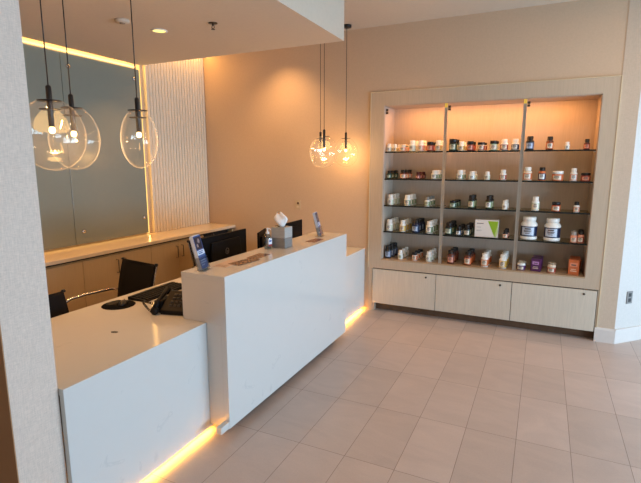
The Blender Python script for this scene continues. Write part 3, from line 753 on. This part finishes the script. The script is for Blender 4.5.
monitor('black computer monitor with round logo behind the near brochure holder', (-2.36, 3.10), PI / 2 + .03, .66, .40, .975)
monitor('black computer monitor behind the tissue box', (-2.42, 4.32), PI / 2 + .03, .60, .36, .945, False)
monitor('small black monitor behind the hand sanitizer bottle', (-2.66, 4.15), PI / 2 + .35, .36, .28, .905, False)

# ------------------------------------------------------------------ desk-top things
t = thing('mouse_pad', 'round black mouse pad with wrist bulge on the desk', 'mouse pad', (-2.68, 2.27, DT))
MB().lathe([(.112, 0), (.114, .002), (.110, .005), (0, .005)], 40).build('mat', mat('mouse_pad_black', (9, 9, 10), .9, spec=.1), t)
MB().lathe([(.0, .014), (.02, .0135), (.032, .010), (.038, .005)], 24, c=(-.065, .02, 0), sx=1, sy=1.7, close=False).build('wrist_rest', M_blackp, t)
mo = MB(); prof = []
for i in range(9):
    a = PI / 2 * i / 8; prof.append((math.cos(a), math.sin(a)))
mo.lathe([(c, s * .032) for c, s in prof], 24, c=(0, 0, 0), sx=.03, sy=.052)
t = thing('computer_mouse', 'black computer mouse lying on the round mouse pad', 'mouse', (-2.65, 2.285, DT + .0055), .5)
mo.build('shell', mat('mouse_black', (22, 21, 21), .35), t)
MB().lathe([(.0, -.003), (.007, -.003), (.007, .003), (0, .003)], 14, M=Matrix.Translation((0, .025, .027)) @ Matrix.Rotation(PI / 2, 4, 'Y')).build('scroll_wheel', mat('wheel_grey', (80, 78, 76), .4), t)
t = thing('keyboard', 'black keyboard lying between the mouse pad and the phone', 'keyboard', (-2.65, 2.635, DT), PI / 2 + .05)
MB().prism([(-.09, 0), (.085, 0), (.085, .026), (-.075, .014), (-.09, .008)], 'x', -.24, .24).build('body', M_blackp, t, .003)
kk = MB()
sl = math.atan2(.012, .16)
for rr in range(5):
    for cc in range(15):
        x = -.222 + cc * .0306; y = .065 - rr * .031
        z = .014 + (y + .075) * .075 + .0005
        kk.box(x, x + .026, y - .024, y, z - .002, z + .004)
kk.build('keys', mat('key_black', (12, 12, 13), .6, spec=.2), t)
# desk phone: wedge base, handset on its left side, coiled cord
t = thing('desk_phone', 'black desk phone with handset beside the raised counter end', 'phone', (-2.26, 2.35 - .02, DT), .25)
MB().prism([(-.09, 0), (.10, 0), (.10, .035), (.075, .125), (.055, .125), (-.09, .03)], 'x', -.02, .17).build('base', M_blackp, t, .005)
MB().prism([(.02, 0), (.12, 0), (.07, .10)], 'x', .02, .13).build('stand', M_blackp, t, .003)
hs = MB(); hs.tube([(-.05, -.10, .045), (-.05, -.05, .082), (-.05, .02, .108), (-.05, .08, .135)], .016, 10, rs=[.018, .014, .014, .018])
hs.lathe([(0, -.02), (.026, -.018), (.028, 0), (.022, .016), (0, .018)], 18, M=Matrix.Translation((-.05, -.105, .032)) @ Matrix.Rotation(.5, 4, 'X'))
hs.lathe([(0, -.02), (.026, -.018), (.028, 0), (.022, .016), (0, .018)], 18, M=Matrix.Translation((-.05, .085, .118)) @ Matrix.Rotation(.5, 4, 'X'))
hs.build('handset', M_blackp, t)
MB().box(-.078, -.02, -.06, .08, .0, .085, M=None).build('cradle', M_blackp, t, .006)
kp = MB()
for i in range(4):
    for j in range(3):
        y = -.06 + i * .026; kp.box(.03 + j * .03, .05 + j * .03, y, y + .016, .03 + (y + .09) * .655 - .004, .03 + (y + .09) * .655 + .012)
kp.build('keypad', mat('key_grey', (60, 60, 62), .5), t)
cd = MB(); pts = []
for i in range(160):
    u = i / 159; a = u * 2 * PI * 20
    bx, by, bz = -.07 - .09 * math.sin(u * PI), -.11 + .12 * u, .018 + .05 * math.sin(u * PI)
    pts.append((bx + .007 * math.cos(a), by + .003 * u, bz + .007 * math.sin(a)))
cd.tube(pts, .0026, 5); cd.build('coiled_cord', M_black, t)
t = thing('cable_grommet', 'small dark oval grommet in the bare desk top', 'grommet', (-2.26, 1.87, DT), .35)
MB().lathe([(1, 0), (1, .003), (.85, .004), (0, .004)], 24, sx=.022, sy=.010).build('ring', M_black, t)

# ------------------------------------------------------------------ things on the raised counter
TZ = TH + .0005
def brochure_holder(loc, label, rz):
    t = thing('brochure_holder', label, 'brochure holder', (loc[0], loc[1], TZ), rz, 'acrylic brochure holders on the raised counter')
    # local: cards face +X, lean back to -X
    R = Matrix.Translation((0, 0, .004)) @ Matrix.Rotation(-.26, 4, 'Y')
    a = MB(); a.box(-.045, .03, -.055, .055, 0, .003); a.box(-.021, -.018, -.055, .055, 0, .17, M=R)
    a.box(.014, .017, -.055, .055, 0, .085, M=R); a.box(-.021, .017, -.055, -.052, 0, .085, M=R); a.box(-.021, .017, .052, .055, 0, .085, M=R)
    a.build('acrylic_pocket', M_acryl, t)
    c = MB()
    for i in range(5): c.box(-.015 + i * .005, -.0115 + i * .005, -.05, .05, .004, .225 + .004 * (i % 2), M=R)
    br = c.build('brochures', mat('paper_white', (214, 216, 220), .5), t)
    f = MB(); X = .0090
    def q(y0, y1, z0, z1, mi, dx=0.): f.box(X + dx, X + dx + .0004, y0, y1, z0, z1, mi, M=R)
    q(-.05, .05, .006, .224, 0)
    q(-.042, .042, .135, .215, 1, .0006)
    # pale portrait shapes on the dark picture
    f.lathe([(.0, 0), (.016, 0), (.016, .0005), (0, .0005)], 18, M=R @ Matrix.Translation((X + .001, .008, .188)) @ Matrix.Rotation(PI / 2, 4, 'Y'), mi=2)
    f.lathe([(.0, 0), (.012, 0), (.012, .0005), (0, .0005)], 18, M=R @ Matrix.Translation((X + .001, -.02, .160)) @ Matrix.Rotation(PI / 2, 4, 'Y'), mi=2)
    q(-.05, .05, .098, .128, 3, .0006); q(-.035, .02, .106, .112, 0, .001); q(-.035, .03, .117, .122, 0, .001)
    q(-.05, .05, .012, .09, 4, .0006); q(-.04, .03, .06, .066, 3, .001); q(-.04, .035, .045, .049, 3, .001); q(-.04, .01, .03, .034, 3, .001)
    f.build('cover_print', [mat('brochure_blue', (52, 84, 138), .3), mat('brochure_dark', (20, 26, 46), .3), mat('brochure_skin', (150, 130, 128), .4), mat('brochure_white', (200, 212, 228), .3), mat('brochure_mid', (58, 100, 160), .3)], br)
    return t
brochure_holder((-1.955, 2.345), 'clear brochure holder with blue leaflets at the near counter end', .25)
brochure_holder((-1.885, 3.965), 'clear brochure holder with blue leaflets at the far counter end', .25)

t = thing('sanitizer_bottle', 'clear pump bottle of hand sanitizer beside the tissue box', 'bottle', (-1.985, 3.17, TZ), -.2)
MB().lathe([(.026, 0), (.029, .004), (.029, .095), (.024, .112), (.012, .120), (.012, .126)], 28).build('bottle', clear_glass('sanitizer_clear', (205, 222, 236), .7, .12), t)
MB().lathe([(.026, .006), (.026, .09), (0, .092)], 24).build('gel', clear_glass('gel', (190, 214, 236), .3, .06), t)
lb = MB(); lb.box(-.0, .0292, -.02, .02, .025, .085, 0); lb.box(.0, .0296, -.02, .02, .025, .04, 1); lb.box(0, .0296, -.014, .014, .06, .072, 2)
lb.build('label', [mat('san_white', (226, 228, 232), .4), mat('san_red', (150, 50, 50), .4), mat('san_blue', (50, 80, 150), .4)], t)
pu = MB(); pu.lathe([(.0145, .122), (.0145, .138), (.006, .140), (.006, .158), (.011, .160), (.011, .170), (0, .171)], 20); pu.tube([(0, 0, .166), (.02, 0, .167), (.034, 0, .160)], .004, 8)
pu.build('pump', M_whitep, t)

t = thing('tissue_box', 'grey two tone tissue box on the raised counter', 'tissue box', (-1.918, 3.285, TZ), 0)
tb = .0625
MB().box(-tb, tb, -tb, tb, 0, .082).build('lower_half', mat('tissue_box_dark', (128, 126, 122), .5, noise=.12, nscale=14, stretch=(1, 1, 12)), t, .001)
MB().box(-tb, tb, -tb, tb, .084, .17).build('upper_half', mat('tissue_box_light', (168, 166, 160), .5, noise=.1, nscale=14, stretch=(1, 1, 12)), t, .001)
MB().lathe([(.0, 0), (1, 0), (1, .001)], 24, c=(0, 0, .1702), sx=.04, sy=.022, close=False).build('slot', M_gap, t)
# crumpled tissue: folded petals
ti = MB(); n = 20; rings = 9
import mathutils
for j in range(rings):
    v = j / (rings - 1)
    for i in range(n):
        a = 2 * PI * i / n
        rad = (.016 + .044 * math.sin(min(1, v * 1.15) * PI * .62)) * (1 - .75 * max(0, v - .6) / .4)
        rad *= 1 + .32 * math.sin(a * 3 + v * 2) * (.3 + v) + .12 * math.sin(a * 7 + v * 5)
        x = rad * math.cos(a) * .95 - .026 * v; y = rad * math.sin(a) * .6
        ti.v.append((x, y, .166 + .115 * v + .014 * math.sin(a * 2 + 1) * v))
for j in range(rings - 1):
    for i in range(n):
        i2 = (i + 1) % n
        ti.f.append((j * n + i, j * n + i2, (j + 1) * n + i2, (j + 1) * n + i)); ti.mi.append(0); ti.sm.append(True)
ti.f.append(tuple((rings - 1) * n + i for i in range(n))); ti.mi.append(0); ti.sm.append(True)
ti.build('tissue', mat('tissue_white', (240, 236, 230), .8), t)

def flat_card(name, label, cat, loc, rz, w, l, m, marks, group=None):
    t = thing(name, label, cat, (loc[0], loc[1], TZ + loc[2]), rz, group)
    MB().box(-w / 2, w / 2, -l / 2, l / 2, 0, .0015).build('sheet', m, t)
    k = MB()
    for (x0, x1, y0, y1) in marks: k.box(x0, x1, y0, y1, .0015, .0019)
    k.build('print', mat('card_print', (58, 36, 28), .3), t)
    return t
M_pinkp = mat('pinkish_paper', (214, 190, 172), .25); M_tanp = mat('tan_card', (128, 98, 78), .2, noise=.75, nscale=45)
mk = [(-.03 + .02 * (i % 4) , -.018 + .02 * (i % 4), -.085 + .022 * i, -.07 + .022 * i) for i in range(8)] + [(-.04, -.028, -.05 + .03 * i, -.035 + .03 * i) for i in range(4)]
flat_card('leaflet', 'pale leaflet lying flat beside the near brochure holder', 'leaflet', (-1.93, 2.56, 0), .1, .11, .22, M_pinkp, [(-.04, .03, -.09, -.08), (-.04, .04, -.06, -.055)], 'flat leaflets on the raised counter')
flat_card('leaflet', 'tan leaflet with dark brown print lying on the counter middle', 'leaflet', (-1.86, 2.66, .0022), -.1, .10, .23, M_tanp, mk, 'flat leaflets on the raised counter')
flat_card('leaflet', 'brown printed leaflet nearest the sanitizer bottle', 'leaflet', (-1.885, 2.88, 0), .06, .10, .19, M_tanp, mk[:6], 'flat leaflets on the raised counter')
flat_card('leaflet', 'dark red printed leaflet in front of the far brochure holder', 'leaflet', (-1.82, 3.70, 0), .0, .09, .2, mat('reddish_card', (132, 84, 74), .2, noise=.6, nscale=45), mk[:7], 'flat leaflets on the raised counter')

# ------------------------------------------------------------------ camera
cam = bpy.data.cameras.new('camera'); co = bpy.data.objects.new('camera', cam); COL.objects.link(co)
cam.sensor_fit = 'HORIZONTAL'; cam.sensor_width = 36; cam.lens = 36 * 465 / 641
co.location = (0, 0, 1.75)
co.rotation_euler = (math.radians(90 - 9.557), 0, math.radians(25.482))
S.camera = co

# ------------------------------------------------------------------ light
W = bpy.data.worlds.new('world'); S.world = W; W.use_nodes = True
bg = W.node_tree.nodes['Background']; bg.inputs[0].default_value = (.55, .72, 1, 1); bg.inputs[1].default_value = .6
DAY = (172, 210, 244); WARM = (255, 180, 104); NEUT = (255, 226, 200)
for i, (y0, y1) in enumerate(ys):
    lamp('AREA', 'daylight', (XR - .03, (y0 + y1) / 2, 1.0), (6, 150, 175)[i], DAY, (0, PI / 2, 0), shape='RECTANGLE', size=1.3, size_y=y1 - y0)
# added fill under the lobby ceiling to warm the floor, no known fittings
for (x, y) in ((.7, 2.4), (.6, 3.9), (2.6, 2.4), (2.6, 4.4)):
    lamp('AREA', 'lobby_fill', (x, y, ZC - .01), 9, NEUT, (0, 0, 0), shape='DISK', size=.25)
for (x, y, e) in ((-2.93, 3.08, 34), (-2.93, 1.9, 20), (-2.35, 2.45, 5), (-2.4, 3.7, 13), (-3.7, 2.5, 32), (-3.7, 3.6, 32)):
    lamp('SPOT', 'reception_downlight', (x, y, SZ - .012), e, WARM, (0, 0, 0), spot_size=math.radians(105), spot_blend=.8, shadow_soft_size=.05)
lamp('SPOT', 'wall_washer', (-2.9, 4.7, ZC - .02), 52, (255, 198, 132), (math.radians(10), 0, 0), spot_size=math.radians(100), spot_blend=1, shadow_soft_size=.04)
lamp('SPOT', 'pier_side_fill', (-2.6, .2, ZC - .02), 26, (255, 170, 90), (0, 0, 0), spot_size=math.radians(110), spot_blend=.9, shadow_soft_size=.05)  # added fill without a known fitting, lifts the unlit side of the pier
lamp('SPOT', 'wall_washer', (-1.3, 4.5, ZC - .02), 12, WARM, (math.radians(10), 0, 0), spot_size=math.radians(90), spot_blend=.9, shadow_soft_size=.04)
lamp('AREA', 'slat_cove', (XL + .12, 4.6, ZC - .03), 5, (255, 190, 100), (0, math.radians(-10), 0), shape='RECTANGLE', size=.05, size_y=1.0)
lamp('AREA', 'cove', (XL + .035, 2.7, 2.90), 9, (255, 205, 120), (0, 0, 0), shape='RECTANGLE', size=.02, size_y=2.6)
lamp('AREA', 'under_desk_near', (DX - .015, 1.77, .029), 4.2, (255, 186, 74), (0, 0, 0), shape='RECTANGLE', size=.03, size_y=1.0)
lamp('AREA', 'under_desk_far', (DX - .015, 4.68, .029), 4.2, (255, 186, 74), (0, 0, 0), shape='RECTANGLE', size=.03, size_y=.92)
lamp('AREA', 'niche_light', ((NX0 + NX1) / 2, YW + .12, NZ1 - .012), 10.5, (255, 178, 104), (math.radians(12), 0, 0), shape='RECTANGLE', size=1.8, size_y=.05)
lamp('AREA', 'glass_edge', (XL + .02, 4.07, 1.9), 1.5, (255, 195, 110), (0, PI / 2 * -1, 0), shape='RECTANGLE', size=1.9, size_y=.03)

S.view_settings.view_transform = 'Standard'
S.view_settings.look = 'None'
S.view_settings.exposure = .28
S.view_settings.gamma = 1
